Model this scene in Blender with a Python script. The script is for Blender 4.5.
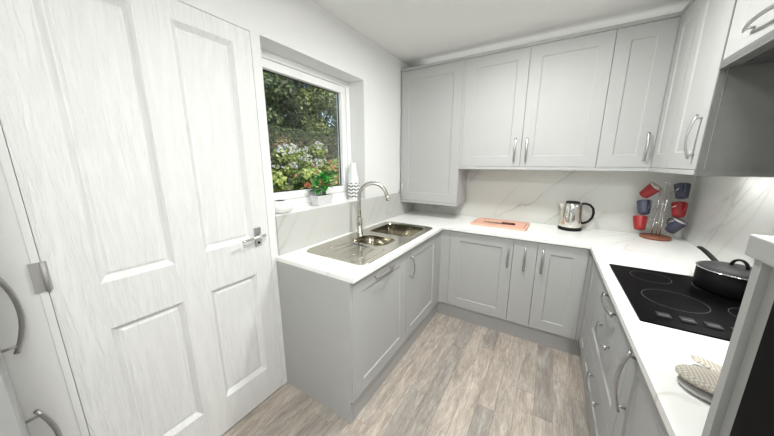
import bpy, bmesh, math, random
from mathutils import Vector, Matrix

# ------------------------------------------------------------------ camera, world, light, exposure
for o in list(bpy.data.objects): bpy.data.objects.remove(o)
scene = bpy.context.scene
COL = scene.collection
PI = math.pi
rad = math.radians

W = 2.284            # room width (left wall x=0, right wall x=W, back wall y=0, room runs towards -y)
YN = -3.50           # near wall behind the camera
HC = 2.445           # ceiling height

cam_d = bpy.data.cameras.new('camera')
cam = bpy.data.objects.new('camera', cam_d); COL.objects.link(cam)
cam.location = (1.3814, -2.8314, 1.4613)
cam.rotation_euler = (PI/2 - 0.2067, 0, 0.5535)
cam_d.sensor_width = 36.0
cam_d.lens = 36.0 * 263.3547 / 774.0
cam_d.clip_start = 0.02
cam_d.clip_end = 200
scene.camera = cam

world = bpy.data.worlds.new('world'); scene.world = world; world.use_nodes = True
wn = world.node_tree.nodes; wl = world.node_tree.links
bg = wn['Background']
sky = wn.new('ShaderNodeTexSky'); sky.sky_type = 'NISHITA'; sky.sun_disc = False
sky.sun_elevation = rad(42); sky.sun_rotation = rad(75)
wl.new(sky.outputs[0], bg.inputs[0]); bg.inputs[1].default_value = 0.22

sun_d = bpy.data.lights.new('sun', 'SUN'); sun_d.energy = 4.6; sun_d.angle = rad(1.0); sun_d.color = (1, .95, .85)
sun = bpy.data.objects.new('sun', sun_d); COL.objects.link(sun)
sun.rotation_euler = Vector((-0.78, 0.25, -0.80)).to_track_quat('-Z', 'Y').to_euler()

LAMPS = [((1.17, -1.20), 17.5), ((1.70, -2.98), 31.0)]     # two flush ceiling fittings: place, watts
LAMP_COL = (0.985, 1.0, 0.98)
vs = scene.view_settings
vs.view_transform = 'Standard'; vs.look = 'None'; vs.gamma = 1.0; vs.use_curve_mapping = False
vs.exposure = 0.55

# ------------------------------------------------------------------ helpers
class MB:
    def __init__(s): s.v = []; s.f = []; s.sm = []
    def add(s, vs_, fs, smooth=False):
        n = len(s.v); s.v += [tuple(p) for p in vs_]
        for f in fs: s.f.append([i + n for i in f]); s.sm.append(smooth)
        return s
    def box(s, x0, x1, y0, y1, z0, z1):
        x0, x1 = min(x0, x1), max(x0, x1); y0, y1 = min(y0, y1), max(y0, y1); z0, z1 = min(z0, z1), max(z0, z1)
        p = [(x, y, z) for z in (z0, z1) for y in (y0, y1) for x in (x0, x1)]
        return s.add(p, [(0, 2, 3, 1), (4, 5, 7, 6), (0, 1, 5, 4), (2, 6, 7, 3), (0, 4, 6, 2), (1, 3, 7, 5)])
    def lathe(s, prof, c=(0, 0, 0), n=32, sx=1, sy=1, M=None, smooth=True):
        vs_ = []; fs = []
        for r, z in prof:
            for k in range(n):
                a = 2 * PI * k / n
                p = Vector((r * math.cos(a) * sx, r * math.sin(a) * sy, z))
                if M is not None: p = M @ p
                vs_.append((p.x + c[0], p.y + c[1], p.z + c[2]))
        m = len(prof)
        for i in range(m - 1):
            for k in range(n):
                a = i * n + k; b = i * n + (k + 1) % n
                fs.append((a, b, b + n, a + n))
        if prof[0][0] > 1e-6: fs.append(tuple(reversed(range(n))))
        if prof[-1][0] > 1e-6: fs.append(tuple(range((m - 1) * n, m * n)))
        return s.add(vs_, fs, smooth)
    def tube(s, pts, r, n=10, closed=False, flat=None, up=None):
        pts = [Vector(p) for p in pts]; m = len(pts); vs_ = []; fs = []
        ref = Vector(up) if up else None
        prev = None
        for i, p in enumerate(pts):
            a = pts[(i - 1) % m] if (closed or i > 0) else p
            b = pts[(i + 1) % m] if (closed or i < m - 1) else p
            t = (b - a).normalized()
            if ref is not None: u = ref - t * ref.dot(t)
            elif prev is None:
                u = Vector((0, 0, 1)) if abs(t.z) < .9 else Vector((1, 0, 0)); u = u - t * u.dot(t)
            else: u = prev - t * prev.dot(t)
            u.normalize(); prev = u; w = t.cross(u)
            ri = r[i] if isinstance(r, (list, tuple)) else r
            for k in range(n):
                an = 2 * PI * k / n
                if flat: q = u * (math.cos(an) * flat[0]) + w * (math.sin(an) * flat[1])
                else: q = (u * math.cos(an) + w * math.sin(an)) * ri
                vs_.append(tuple(p + q))
        seg = m if closed else m - 1
        for i in range(seg):
            for k in range(n):
                a = i * n + k; b = i * n + (k + 1) % n; j = ((i + 1) % m) * n
                fs.append((a, b, j + (k + 1) % n, j + k))
        if not closed:
            fs.append(tuple(reversed(range(n)))); fs.append(tuple(range((m - 1) * n, m * n)))
        return s.add(vs_, fs, True)
    def prism(s, poly, z0, z1, smooth=False):
        n = len(poly)
        vs_ = [(x, y, z0) for x, y in poly] + [(x, y, z1) for x, y in poly]
        fs = [tuple(reversed(range(n))), tuple(range(n, 2 * n))]
        fs += [(i, (i + 1) % n, n + (i + 1) % n, n + i) for i in range(n)]
        return s.add(vs_, fs, smooth)
    def mesh(s, name):
        me = bpy.data.meshes.new(name); me.from_pydata(s.v, [], s.f)
        me.polygons.foreach_set('use_smooth', s.sm); me.update()
        bm = bmesh.new(); bm.from_mesh(me); bmesh.ops.recalc_face_normals(bm, faces=bm.faces); bm.to_mesh(me); bm.free()
        return me
    def build(s, name, mat, parent=None, loc=(0, 0, 0), rot=(0, 0, 0), bevel=0):
        o = link(name, s.mesh(name), mat, parent, loc, rot)
        if bevel: add_bevel(o, bevel)
        return o

def add_bevel(o, w, seg=2):
    b = o.modifiers.new('edge', 'BEVEL'); b.width = w; b.segments = seg; b.limit_method = 'ANGLE'; b.angle_limit = rad(40)
def link(name, me, mat, parent=None, loc=(0, 0, 0), rot=(0, 0, 0)):
    o = bpy.data.objects.new(name, me); COL.objects.link(o)
    if mat is not None and not me.materials: me.materials.append(mat)
    o.location = loc; o.rotation_euler = rot
    if parent: o.parent = parent
    return o
def tag(o, label, cat, group=None, kind=None):
    if label: o['label'] = label
    if cat: o['category'] = cat
    if group: o['group'] = group
    if kind: o['kind'] = kind
    return o
def thing(name, label, cat, loc=(0, 0, 0), rz=0, group=None, kind=None):
    o = bpy.data.objects.new(name, None); COL.objects.link(o); o.empty_display_size = .05
    o.location = loc; o.rotation_euler = (0, 0, rz)
    return tag(o, label, cat, group, kind)
def struct(o, label=None, cat=None):
    o['kind'] = 'structure'
    if label: o['label'] = label
    if cat: o['category'] = cat
    return o
def rrect(x0, x1, y0, y1, r, n=6):
    P = []
    for cx, cy, a0 in ((x1 - r, y0 + r, -90), (x1 - r, y1 - r, 0), (x0 + r, y1 - r, 90), (x0 + r, y0 + r, 180)):
        for k in range(n + 1):
            a = rad(a0 + 90 * k / n); P.append((cx + r * math.cos(a), cy + r * math.sin(a)))
    return P

# ------------------------------------------------------------------ materials (all node based)
def nmat(name):
    m = bpy.data.materials.new(name); m.use_nodes = True
    nt = m.node_tree; return m, nt.nodes, nt.links, nt.nodes['Principled BSDF']
def ramp(N, stops):
    r = N.new('ShaderNodeValToRGB'); e = r.color_ramp.elements
    e[0].position, e[0].color = stops[0][0], (*stops[0][1], 1)
    e[1].position, e[1].color = stops[-1][0], (*stops[-1][1], 1)
    for p, c in stops[1:-1]: k = e.new(p); k.color = (*c, 1)
    return r
def noise(N, L, scale, coord='Object', detail=4, stretch=None, rot=None, rough=.55, dist=0):
    tc = N.new('ShaderNodeTexCoord'); t = N.new('ShaderNodeTexNoise')
    t.inputs['Scale'].default_value = scale; t.inputs['Detail'].default_value = detail
    t.inputs['Roughness'].default_value = rough; t.inputs['Distortion'].default_value = dist
    src = tc.outputs[coord]
    if stretch or rot:
        mp = N.new('ShaderNodeMapping')
        if stretch: mp.inputs['Scale'].default_value = stretch
        if rot: mp.inputs['Rotation'].default_value = rot
        L.new(src, mp.inputs[0]); src = mp.outputs[0]
    L.new(src, t.inputs['Vector']); return t
def mat(name, col, rough=.5, metal=0, var=.04, nscale=30, bump=0, coat=0, spec=.5):
    m, N, L, b = nmat(name)
    t = noise(N, L, nscale)
    lo = tuple(max(0, c * (1 - var)) for c in col); hi = tuple(min(1, c * (1 + var)) for c in col)
    r = ramp(N, [(.3, lo), (.7, hi)]); L.new(t.outputs[0], r.inputs[0]); L.new(r.outputs[0], b.inputs['Base Color'])
    b.inputs['Roughness'].default_value = rough; b.inputs['Metallic'].default_value = metal
    b.inputs['Specular IOR Level'].default_value = spec
    if coat: b.inputs['Coat Weight'].default_value = coat; b.inputs['Coat Roughness'].default_value = .08
    if bump:
        bp = N.new('ShaderNodeBump'); bp.inputs['Strength'].default_value = bump; bp.inputs['Distance'].default_value = .002
        L.new(t.outputs[0], bp.inputs['Height']); L.new(bp.outputs[0], b.inputs['Normal'])
    return m

M = {}
M['wall'] = mat('wall_paint', (.76, .76, .75), .75, var=.01, nscale=60)
M['ceiling'] = mat('ceiling_paint', (.81, .81, .79), .85, var=.01)
M['cab'] = mat('grey_cabinet_paint', (.44, .44, .432), .65, var=.012, nscale=12, spec=.06)
M['cabin'] = mat('grey_carcass', (.42, .42, .412), .5, var=.012)
M['plinth'] = mat('grey_plinth', (.40, .40, .392), .45, var=.02)
M['plinthdark'] = mat('satin_grey_frame', (.24, .24, .235), .5, var=.02)  # cabinet grey darkened to paint shade onto the fridge housing side
M['dark'] = mat('graphite_laminate', (.17, .17, .166), .7, var=.03, spec=.15)  # darker grey than the cabinets, for the hood and the panel beside it
M['white'] = mat('white_upvc', (.88, .88, .87), .3, var=.01)
M['chrome'] = mat('brushed_nickel', (.50, .495, .485), .32, 1, var=.05, nscale=80)
M['hinge'] = mat('satin_hinge', (.42, .415, .40), .5, .3, var=.05)
M['mirror'] = mat('polished_chrome', (.8, .79, .77), .08, 1, var=.03)
M['steel'] = mat('sink_steel', (.62, .595, .52), .13, 1, var=.06, nscale=50)
M['tapsteel'] = mat('tap_steel', (.56, .545, .50), .25, 1, var=.05, nscale=60)
M['kettle'] = mat('kettle_steel', (.78, .75, .69), .13, 1, var=.04, nscale=20)
M['blackplastic'] = mat('black_plastic', (.008, .008, .008), .45, var=.2, spec=.2)
M['blackglass'] = mat('black_hob_glass', (.003, .003, .0035), .35, var=.1, spec=.04)
M['charcoal'] = mat('charcoal_enamel', (.004, .004, .004), .5, var=.1, spec=.06)
M['ringmark'] = mat('hob_ring_print', (.16, .16, .16), .3, var=.1)
M['pad'] = mat('hob_control_grey', (.035, .035, .037), .4, var=.2, spec=.2)
M['red'] = mat('red_glaze', (.30, .016, .018), .45, var=.06)
M['blue'] = mat('slate_blue_glaze', (.05, .052, .085), .45, var=.06)
M['cream'] = mat('white_glaze', (.8, .79, .77), .25, var=.02)
M['basewood'] = mat('reddish_wood', (.24, .085, .045), .45, var=.35, nscale=60, bump=.1)
M['board'] = mat('pink_wood', (.82, .46, .34), .5, var=.06, nscale=18)
M['boarddark'] = mat('dark_groove', (.16, .06, .04), .6, var=.1)
M['blade'] = mat('knife_steel', (.35, .33, .31), .25, 1)
M['knifehandle'] = mat('knife_handle_wood', (.06, .022, .016), .4, var=.2)
M['lidglass'] = mat('smoked_lid_glass', (.05, .05, .052), .4, var=.1, spec=.15)
M['concrete'] = mat('pale_concrete', (.62, .62, .62), .8, var=.1, nscale=70, bump=.2)
M['soil'] = mat('dark_soil', (.03, .022, .016), .9, var=.5, nscale=200)
M['stem'] = mat('green_stem', (.06, .16, .03), .6)
M['bark'] = mat('tree_bark', (.09, .07, .05), .9, var=.4, nscale=30, bump=.4)
M['earth'] = mat('garden_soil', (.07, .075, .035), .95, var=.5, nscale=8)
M['gauge'] = mat('blue_water_gauge', (.22, .27, .36), .2, var=.4, nscale=120)
M['hole'] = mat('dark_pot_inside', (.012, .012, .012), .8)
M['lamp_ring'] = mat('lamp_housing_white', (.85, .85, .85), .4)

def wood_door():
    m, N, L, b = nmat('white_woodgrain_door')
    t = noise(N, L, 1.0, detail=6, stretch=(60, 85, 7), dist=1.2)
    t2 = noise(N, L, 1.0, detail=3, stretch=(14, 18, 2.0), dist=2.0)
    mx = N.new('ShaderNodeMath'); mx.operation = 'MULTIPLY'; L.new(t.outputs[0], mx.inputs[0]); L.new(t2.outputs[0], mx.inputs[1])
    r = ramp(N, [(.18, (.73, .73, .72)), (.4, (.78, .78, .77))]); L.new(mx.outputs[0], r.inputs[0])
    L.new(r.outputs[0], b.inputs['Base Color']); b.inputs['Roughness'].default_value = .42
    r2 = ramp(N, [(.15, (0, 0, 0)), (.27, (1, 1, 1))]); L.new(mx.outputs[0], r2.inputs[0])
    bp = N.new('ShaderNodeBump'); bp.inputs['Strength'].default_value = .55; bp.inputs['Distance'].default_value = .003
    L.new(r2.outputs[0], bp.inputs['Height']); L.new(bp.outputs[0], b.inputs['Normal'])
    return m
M['door'] = wood_door()

def marble(name, base, vein, rough, rot, along, strength=1.0, seed=0.0):
    """stone with a few long thin veins; rot turns the object axes so that local y runs along the veins"""
    m, N, L, b = nmat(name)
    def mth(op, a, b_=None, clamp=False):
        n = N.new('ShaderNodeMath'); n.operation = op; n.use_clamp = clamp
        for i, x in enumerate((a, b_)):
            if x is None: continue
            if isinstance(x, (int, float)): n.inputs[i].default_value = x
            else: L.new(x, n.inputs[i])
        return n.outputs[0]
    tc = N.new('ShaderNodeTexCoord')
    m1 = N.new('ShaderNodeMapping'); m1.inputs['Rotation'].default_value = rot; m1.inputs['Location'].default_value = (seed, seed * .7, seed * .3)
    L.new(tc.outputs['Object'], m1.inputs[0])
    wp = N.new('ShaderNodeTexNoise'); wp.inputs['Scale'].default_value = 5.0; wp.inputs['Detail'].default_value = 4; L.new(m1.outputs[0], wp.inputs['Vector'])
    def veins(freq, width, off, amp):
        mp = N.new('ShaderNodeMapping'); mp.inputs['Scale'].default_value = along; mp.inputs['Location'].default_value = (off, off * 1.7, off * .4)
        L.new(m1.outputs[0], mp.inputs[0])
        t = N.new('ShaderNodeTexNoise'); t.inputs['Scale'].default_value = freq; t.inputs['Detail'].default_value = 1.0; t.inputs['Roughness'].default_value = .35
        L.new(mp.outputs[0], t.inputs['Vector'])
        v = mth('ADD', t.outputs[0], mth('MULTIPLY', mth('SUBTRACT', wp.outputs[0], .5), amp))
        d = mth('ABSOLUTE', mth('SUBTRACT', v, .5))
        return mth('SUBTRACT', 1.0, mth('DIVIDE', d, width), True), mth('SUBTRACT', 1.0, mth('DIVIDE', d, width * 9), True)
    a1, h1 = veins(1.0, .0080, 0.0, .08); a2, h2 = veins(1.5, .0075, 5.3, .10)
    f1 = N.new('ShaderNodeTexNoise'); f1.inputs['Scale'].default_value = 2.6; f1.inputs['Detail'].default_value = 1; L.new(m1.outputs[0], f1.inputs['Vector'])
    fade = mth('MULTIPLY', mth('SUBTRACT', f1.outputs[0], .36), 3.4, True)
    line = mth('MULTIPLY', mth('MAXIMUM', a1, mth('MULTIPLY', a2, .6)), fade)
    halo = mth('MULTIPLY', mth('MULTIPLY', mth('MAXIMUM', h1, h2), fade), .14)
    f = mth('MULTIPLY', mth('ADD', mth('MULTIPLY', line, .85), halo, True), strength, True)
    mc = N.new('ShaderNodeMix'); mc.data_type = 'RGBA'; mc.inputs[6].default_value = (*base, 1); mc.inputs[7].default_value = (*vein, 1)
    L.new(f, mc.inputs[0]); L.new(mc.outputs[2], b.inputs['Base Color'])
    b.inputs['Roughness'].default_value = rough
    return m
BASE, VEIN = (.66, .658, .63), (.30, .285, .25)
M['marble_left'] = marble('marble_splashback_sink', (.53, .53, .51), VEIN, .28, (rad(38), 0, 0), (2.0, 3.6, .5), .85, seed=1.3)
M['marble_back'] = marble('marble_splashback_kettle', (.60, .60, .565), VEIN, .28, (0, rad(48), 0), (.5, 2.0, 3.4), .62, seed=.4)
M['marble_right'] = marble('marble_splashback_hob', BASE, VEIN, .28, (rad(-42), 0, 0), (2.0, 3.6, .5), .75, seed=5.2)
M['worktop'] = marble('white_marble_worktop', (.90, .90, .875), (.62, .60, .54), .25, (0, 0, rad(35)), (2.6, .8, 1), .75, seed=.9)

def plank_mat():
    m, N, L, b = nmat('weathered_oak_plank')
    tc = N.new('ShaderNodeTexCoord'); oi = N.new('ShaderNodeObjectInfo')
    mul = N.new('ShaderNodeMath'); mul.operation = 'MULTIPLY'; mul.inputs[1].default_value = 37.0; L.new(oi.outputs['Random'], mul.inputs[0])
    cb = N.new('ShaderNodeCombineXYZ'); L.new(mul.outputs[0], cb.inputs[0]); L.new(mul.outputs[0], cb.inputs[1]); L.new(mul.outputs[0], cb.inputs[2])
    av = N.new('ShaderNodeVectorMath'); av.operation = 'ADD'; L.new(tc.outputs['Object'], av.inputs[0]); L.new(cb.outputs[0], av.inputs[1])
    def nz(stretch, scale, detail, dist):
        mp = N.new('ShaderNodeMapping'); mp.inputs['Scale'].default_value = stretch; L.new(av.outputs[0], mp.inputs[0])
        t = N.new('ShaderNodeTexNoise'); t.inputs['Scale'].default_value = scale; t.inputs['Detail'].default_value = detail
        t.inputs['Distortion'].default_value = dist; t.inputs['Roughness'].default_value = .6; L.new(mp.outputs[0], t.inputs['Vector']); return t
    g1 = nz((13, 2.2, 13), 1.0, 5, 1.6); g2 = nz((160, 16, 160), 1.0, 4, .8)
    r1 = ramp(N, [(.28, (.30, .258, .222)), (.45, (.385, .342, .30)), (.6, (.46, .415, .37)), (.75, (.56, .515, .465))]); L.new(g1.outputs[0], r1.inputs[0])
    r2 = ramp(N, [(.36, (.80, .80, .80)), (.52, (.98, .98, .98)), (.66, (1.22, 1.22, 1.22))]); L.new(g2.outputs[0], r2.inputs[0])
    mu = N.new('ShaderNodeMix'); mu.data_type = 'RGBA'; mu.blend_type = 'MULTIPLY'; mu.inputs[0].default_value = 1
    L.new(r1.outputs[0], mu.inputs[6]); L.new(r2.outputs[0], mu.inputs[7])
    # each plank a little lighter or darker, greyer or pinker
    rr = ramp(N, [(0, (.84, .85, .86)), (.5, (1.0, .985, .97)), (1, (1.14, 1.10, 1.06))]); L.new(oi.outputs['Random'], rr.inputs[0])
    m2 = N.new('ShaderNodeMix'); m2.data_type = 'RGBA'; m2.blend_type = 'MULTIPLY'; m2.inputs[0].default_value = 1
    L.new(mu.outputs[2], m2.inputs[6]); L.new(rr.outputs[0], m2.inputs[7]); L.new(m2.outputs[2], b.inputs['Base Color'])
    b.inputs['Roughness'].default_value = .55
    bp = N.new('ShaderNodeBump'); bp.inputs['Strength'].default_value = .15; bp.inputs['Distance'].default_value = .001
    L.new(g2.outputs[0], bp.inputs['Height']); L.new(bp.outputs[0], b.inputs['Normal'])
    return m
M['plank'] = plank_mat()
M['screed'] = mat('floor_joint', (.26, .23, .20), .8)

def glass_mat():
    m = bpy.data.materials.new('window_glass'); m.use_nodes = True
    N = m.node_tree.nodes; L = m.node_tree.links; N.remove(N['Principled BSDF']); out = N['Material Output']
    tr = N.new('ShaderNodeBsdfTransparent'); tr.inputs[0].default_value = (.97, .98, .975, 1)
    gl = N.new('ShaderNodeBsdfGlossy'); gl.inputs['Roughness'].default_value = .02
    fr = N.new('ShaderNodeFresnel'); fr.inputs[0].default_value = 1.25
    t = noise(N, L, 2.0); mm = N.new('ShaderNodeMath'); mm.operation = 'MULTIPLY_ADD'; mm.inputs[1].default_value = .002
    L.new(t.outputs[0], mm.inputs[0]); L.new(fr.outputs[0], mm.inputs[2])
    mx = N.new('ShaderNodeMixShader'); L.new(mm.outputs[0], mx.inputs[0]); L.new(tr.outputs[0], mx.inputs[1]); L.new(gl.outputs[0], mx.inputs[2])
    L.new(mx.outputs[0], out.inputs[0]); return m
M['glass'] = glass_mat()

def leaf_mat(name, cols, rough=.5, trans=.25):
    m, N, L, b = nmat(name)
    g = N.new('ShaderNodeNewGeometry')
    r = ramp(N, [(i / (len(cols) - 1), c) for i, c in enumerate(cols)]); L.new(g.outputs['Random Per Island'], r.inputs[0])
    L.new(r.outputs[0], b.inputs['Base Color']); b.inputs['Roughness'].default_value = rough
    td = N.new('ShaderNodeBsdfTranslucent'); L.new(r.outputs[0], td.inputs[0])
    mx = N.new('ShaderNodeMixShader'); mx.inputs[0].default_value = trans
    L.new(b.outputs[0], mx.inputs[1]); L.new(td.outputs[0], mx.inputs[2]); L.new(mx.outputs[0], N['Material Output'].inputs[0])
    return m
M['leaf_tree'] = leaf_mat('tree_leaf', [(.035, .055, .015), (.08, .115, .03), (.16, .2, .06), (.25, .29, .11)])
M['leaf_dark'] = leaf_mat('dark_hedge_leaf', [(.02, .035, .012), (.05, .075, .025), (.10, .14, .04)])
M['leaf_shrub'] = leaf_mat('shrub_leaf', [(.07, .12, .02), (.15, .22, .04), (.27, .33, .08), (.36, .38, .13)])
M['leaf_brown'] = leaf_mat('dry_stalk', [(.12, .09, .05), (.22, .17, .09), (.16, .15, .06)])
M['petal_white'] = leaf_mat('white_petal', [(.40, .40, .40), (.50, .48, .52), (.56, .56, .54)], trans=.3)
M['petal_orange'] = leaf_mat('orange_petal', [(.42, .12, .06), (.5, .18, .09), (.4, .08, .05)], trans=.3)
M['leaf_house'] = leaf_mat('bright_green_leaf', [(.02, .20, .02), (.04, .33, .03), (.08, .48, .06)], rough=.35, trans=.2)

def vase_mat():
    m, N, L, b = nmat('white_vase_black_chevrons')
    tc = N.new('ShaderNodeTexCoord'); sp = N.new('ShaderNodeSeparateXYZ'); L.new(tc.outputs['Object'], sp.inputs[0])
    def mth(op, a, b_=None):
        n = N.new('ShaderNodeMath'); n.operation = op
        for i, x in enumerate((a, b_)):
            if x is None: continue
            if isinstance(x, (int, float)): n.inputs[i].default_value = x
            else: L.new(x, n.inputs[i])
        return n.outputs[0]
    an = mth('ARCTAN2', sp.outputs[1], sp.outputs[0])
    zig = mth('PINGPONG', mth('MULTIPLY', an, 7 / (2 * PI)), .5)          # 7 zigzags around
    s = mth('FRACT', mth('ADD', mth('MULTIPLY', sp.outputs[2], 34.0), zig))
    line = mth('LESS_THAN', s, .42)
    col_gap = mth('GREATER_THAN', mth('PINGPONG', mth('MULTIPLY', an, 14 / (2 * PI)), .5), .09)
    band = mth('MULTIPLY', mth('LESS_THAN', sp.outputs[2], .145), mth('GREATER_THAN', sp.outputs[2], .012))
    f = mth('MULTIPLY', mth('MULTIPLY', line, band), col_gap)
    mc = N.new('ShaderNodeMix'); mc.data_type = 'RGBA'; mc.inputs[6].default_value = (.82, .82, .81, 1); mc.inputs[7].default_value = (.02, .02, .02, 1)
    L.new(f, mc.inputs[0]); L.new(mc.outputs[2], b.inputs['Base Color']); b.inputs['Roughness'].default_value = .35
    return m
M['vase'] = vase_mat()

def mitt_mat():
    m, N, L, b = nmat('woven_cream_cotton')
    tc = N.new('ShaderNodeTexCoord'); ck = N.new('ShaderNodeTexChecker'); ck.inputs['Scale'].default_value = 190
    mp = N.new('ShaderNodeMapping'); mp.inputs['Rotation'].default_value = (0, 0, rad(35)); L.new(tc.outputs['Object'], mp.inputs[0]); L.new(mp.outputs[0], ck.inputs[0])
    ck.inputs[1].default_value = (.56, .52, .455, 1); ck.inputs[2].default_value = (.36, .325, .27, 1)
    L.new(ck.outputs[0], b.inputs['Base Color']); b.inputs['Roughness'].default_value = .9
    bp = N.new('ShaderNodeBump'); bp.inputs['Strength'].default_value = .3; bp.inputs['Distance'].default_value = .002
    L.new(ck.outputs[1], bp.inputs['Height']); L.new(bp.outputs[0], b.inputs['Normal']); return m
M['mitt'] = mitt_mat()
M['mittgrey'] = mat('grey_mitt_lining', (.48, .47, .45), .9, bump=.2, nscale=150)

def mesh_filter_mat():
    m, N, L, b = nmat('extractor_mesh')
    tc = N.new('ShaderNodeTexCoord'); ck = N.new('ShaderNodeTexChecker'); ck.inputs['Scale'].default_value = 160
    L.new(tc.outputs['Object'], ck.inputs[0]); ck.inputs[1].default_value = (.25, .25, .25, 1); ck.inputs[2].default_value = (.04, .04, .04, 1)
    L.new(ck.outputs[0], b.inputs['Base Color']); b.inputs['Metallic'].default_value = .6; b.inputs['Roughness'].default_value = .4; return m
M['filter'] = mesh_filter_mat()

def emit_mat(name, col, s):
    m, N, L, b = nmat(name)
    t = noise(N, L, 5); r = ramp(N, [(0, col), (1, col)]); L.new(t.outputs[0], r.inputs[0])
    L.new(r.outputs[0], b.inputs['Emission Color']); b.inputs['Emission Strength'].default_value = s; return m
M['diffuser'] = emit_mat('lamp_diffuser', (1, .98, .95), 3.0)
M['stripdiffuser'] = emit_mat('strip_diffuser', (1, .98, .95), .35)

# ------------------------------------------------------------------ the room
# window and door openings in the left wall
WY0, WY1, WZ0, WZ1 = -1.867, -.958, 1.145, 2.118
DY0, DY1, DZ = -2.755, -1.903, 2.134
T = .27
b = MB()
b.box(-T, 0, YN, DY0, 0, HC); b.box(-T, 0, DY0, DY1, DZ, HC); b.box(-T, 0, DY1, WY0, 0, HC)
b.box(-T, 0, WY0, WY1, 0, WZ0); b.box(-T, 0, WY0, WY1, WZ1, HC); b.box(-T, 0, WY1, 0, 0, HC)
struct(b.build('wall_left', M['wall']), 'white painted wall with the window and the panelled door', 'wall')
struct(MB().box(-T, W + T, 0, .2, 0, HC).build('wall_back', M['wall']), 'white wall behind the grey wall cabinets', 'wall')
struct(MB().box(W, W + T, YN, 0, 0, HC).build('wall_right', M['wall']), 'white wall behind the hob', 'wall')
struct(MB().box(-T, W + T, YN - .2, YN, 0, HC).build('wall_front', M['wall']), 'white wall behind the viewer', 'wall')
struct(MB().box(-T, W + T, YN - .2, .2, HC, HC + .12).build('ceiling', M['ceiling']), 'plain off-white ceiling above the cabinets', 'ceiling')

# floor: screed with single planks on it
floor = struct(MB().box(-T, W + T, YN - .2, .2, -.12, -.010).build('floor', M['screed']), 'grey-brown weathered wood plank floor', 'floor')
rng = random.Random(4)
PW, PL = .1, 1.0
known = {13: -1.12, 14: -1.28, 6: -1.72, 7: -1.49, 8: -1.93, 5: -1.85, 9: -1.66, 10: -1.83, 11: -1.38, 12: -1.62, 15: -.92, 16: -1.02, 4: -2.2, 3: -1.95}
cache = {}
for k in range(-1, 23):
    xa, xb = max(.04 + PW * k, .002), min(.04 + PW * (k + 1), W - .002)
    if xb - xa < .01: continue
    j = known.get(k, -rng.uniform(.4, 1.4))
    y = j
    while y - PL > YN: y -= PL
    ys = [YN + .002]
    while y < -.002:
        if y > YN + .01: ys.append(y)
        y += PL
    ys.append(-.002)
    for a, c in zip(ys[:-1], ys[1:]):
        if c - a < .02: continue
        if c <= -1.9 or xb > .5: pass
        else:
            if a > -1.88: continue        # wholly under the base cabinets
        key = (round(xb - xa, 3), round(c - a, 3))
        if key not in cache:
            w2, l2 = key[0] / 2 - .0004, key[1] / 2 - .0004
            e = .0007
            cache[key] = MB().add([(-w2, -l2, -.010), (w2, -l2, -.010), (w2, l2, -.010), (-w2, l2, -.010),
                                   (-w2, -l2, -e), (w2, -l2, -e), (w2, l2, -e), (-w2, l2, -e),
                                   (-w2 + e, -l2 + e, 0), (w2 - e, -l2 + e, 0), (w2 - e, l2 - e, 0), (-w2 + e, l2 - e, 0)],
                                  [(3, 2, 1, 0), (0, 1, 5, 4), (1, 2, 6, 5), (2, 3, 7, 6), (3, 0, 4, 7),
                                   (4, 5, 9, 8), (5, 6, 10, 9), (6, 7, 11, 10), (7, 4, 8, 11), (8, 9, 10, 11)]).mesh('plank')
        link('plank', cache[key], M['plank'], floor, ((xa + xb) / 2, (a + c) / 2, 0))

# panelled door in the left wall: leaf in door space (u along -y towards the hinge, front faces +x)
door = thing('door_1', 'white woodgrain four-panel door with a chrome lever in the left wall', 'door', (0, -1.923, 0), kind='structure')
LW, LH = .812, 2.112
def panel_leaf(w, h, panels, bev=.022, dep=.009, th=.04):
    us = sorted({0, w} | {p for q in panels for p in q[:2]}); vs_ = sorted({.003, h} | {p for q in panels for p in q[2:]})
    m = MB(); X = 0
    def q(a, c): m.add([(x, -u, z) for x, u, z in a], [c])
    for i in range(len(us) - 1):
        for j in range(len(vs_) - 1):
            u0, u1, v0, v1 = us[i], us[i + 1], vs_[j], vs_[j + 1]
            if any(p[0] <= u0 and u1 <= p[1] and p[2] <= v0 and v1 <= p[3] for p in panels): continue
            q([(X, u0, v0), (X, u1, v0), (X, u1, v1), (X, u0, v1)], (0, 1, 2, 3))
    for u0, u1, v0, v1 in panels:
        # outer ovolo drop, groove, then the field rises again a little
        rings = [(0, 0), (.003, -.003), (.021, -.021), (.025, -.021), (.034, -.016)]
        R = []
        for ins, d in rings:
            R.append([(X + d, u0 + ins, v0 + ins), (X + d, u1 - ins, v0 + ins), (X + d, u1 - ins, v1 - ins), (X + d, u0 + ins, v1 - ins)])
        for A, B in zip(R[:-1], R[1:]):
            for k in range(4):
                q([A[k], A[(k + 1) % 4], B[(k + 1) % 4], B[k]], (0, 1, 2, 3))
        q(R[-1], (0, 1, 2, 3))
    v0 = .003
    m.add([(-th, 0, v0), (-th, -w, v0), (-th, -w, h), (-th, 0, h), (0, 0, v0), (0, -w, v0), (0, -w, h), (0, 0, h)],
          [(0, 1, 2, 3), (0, 4, 5, 1), (1, 5, 6, 2), (2, 6, 7, 3), (3, 7, 4, 0)])
    return m
o = panel_leaf(LW, LH, [(.098, .342, .205, .835), (.455, .697, .205, .835), (.092, .342, 1.040, 2.035), (.462, .697, 1.020, 2.035)]).build('door_leaf', M['door'], door)
f = MB(); f.box(-.10, .0025, .002, .0203, 0, DZ + .0003); f.box(-.10, .0025, -.8323, -.8138, 0, DZ + .0003); f.box(-.10, .0025, -.8138, .002, LH + .002, DZ + .0003)
f.build('door_frame', M['wall'], door, bevel=.001)
f = MB(); f.box(-.10, -.046, -.812, 0, 2.098, LH + .004); f.build('door_stop', M['white'], door)
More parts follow.
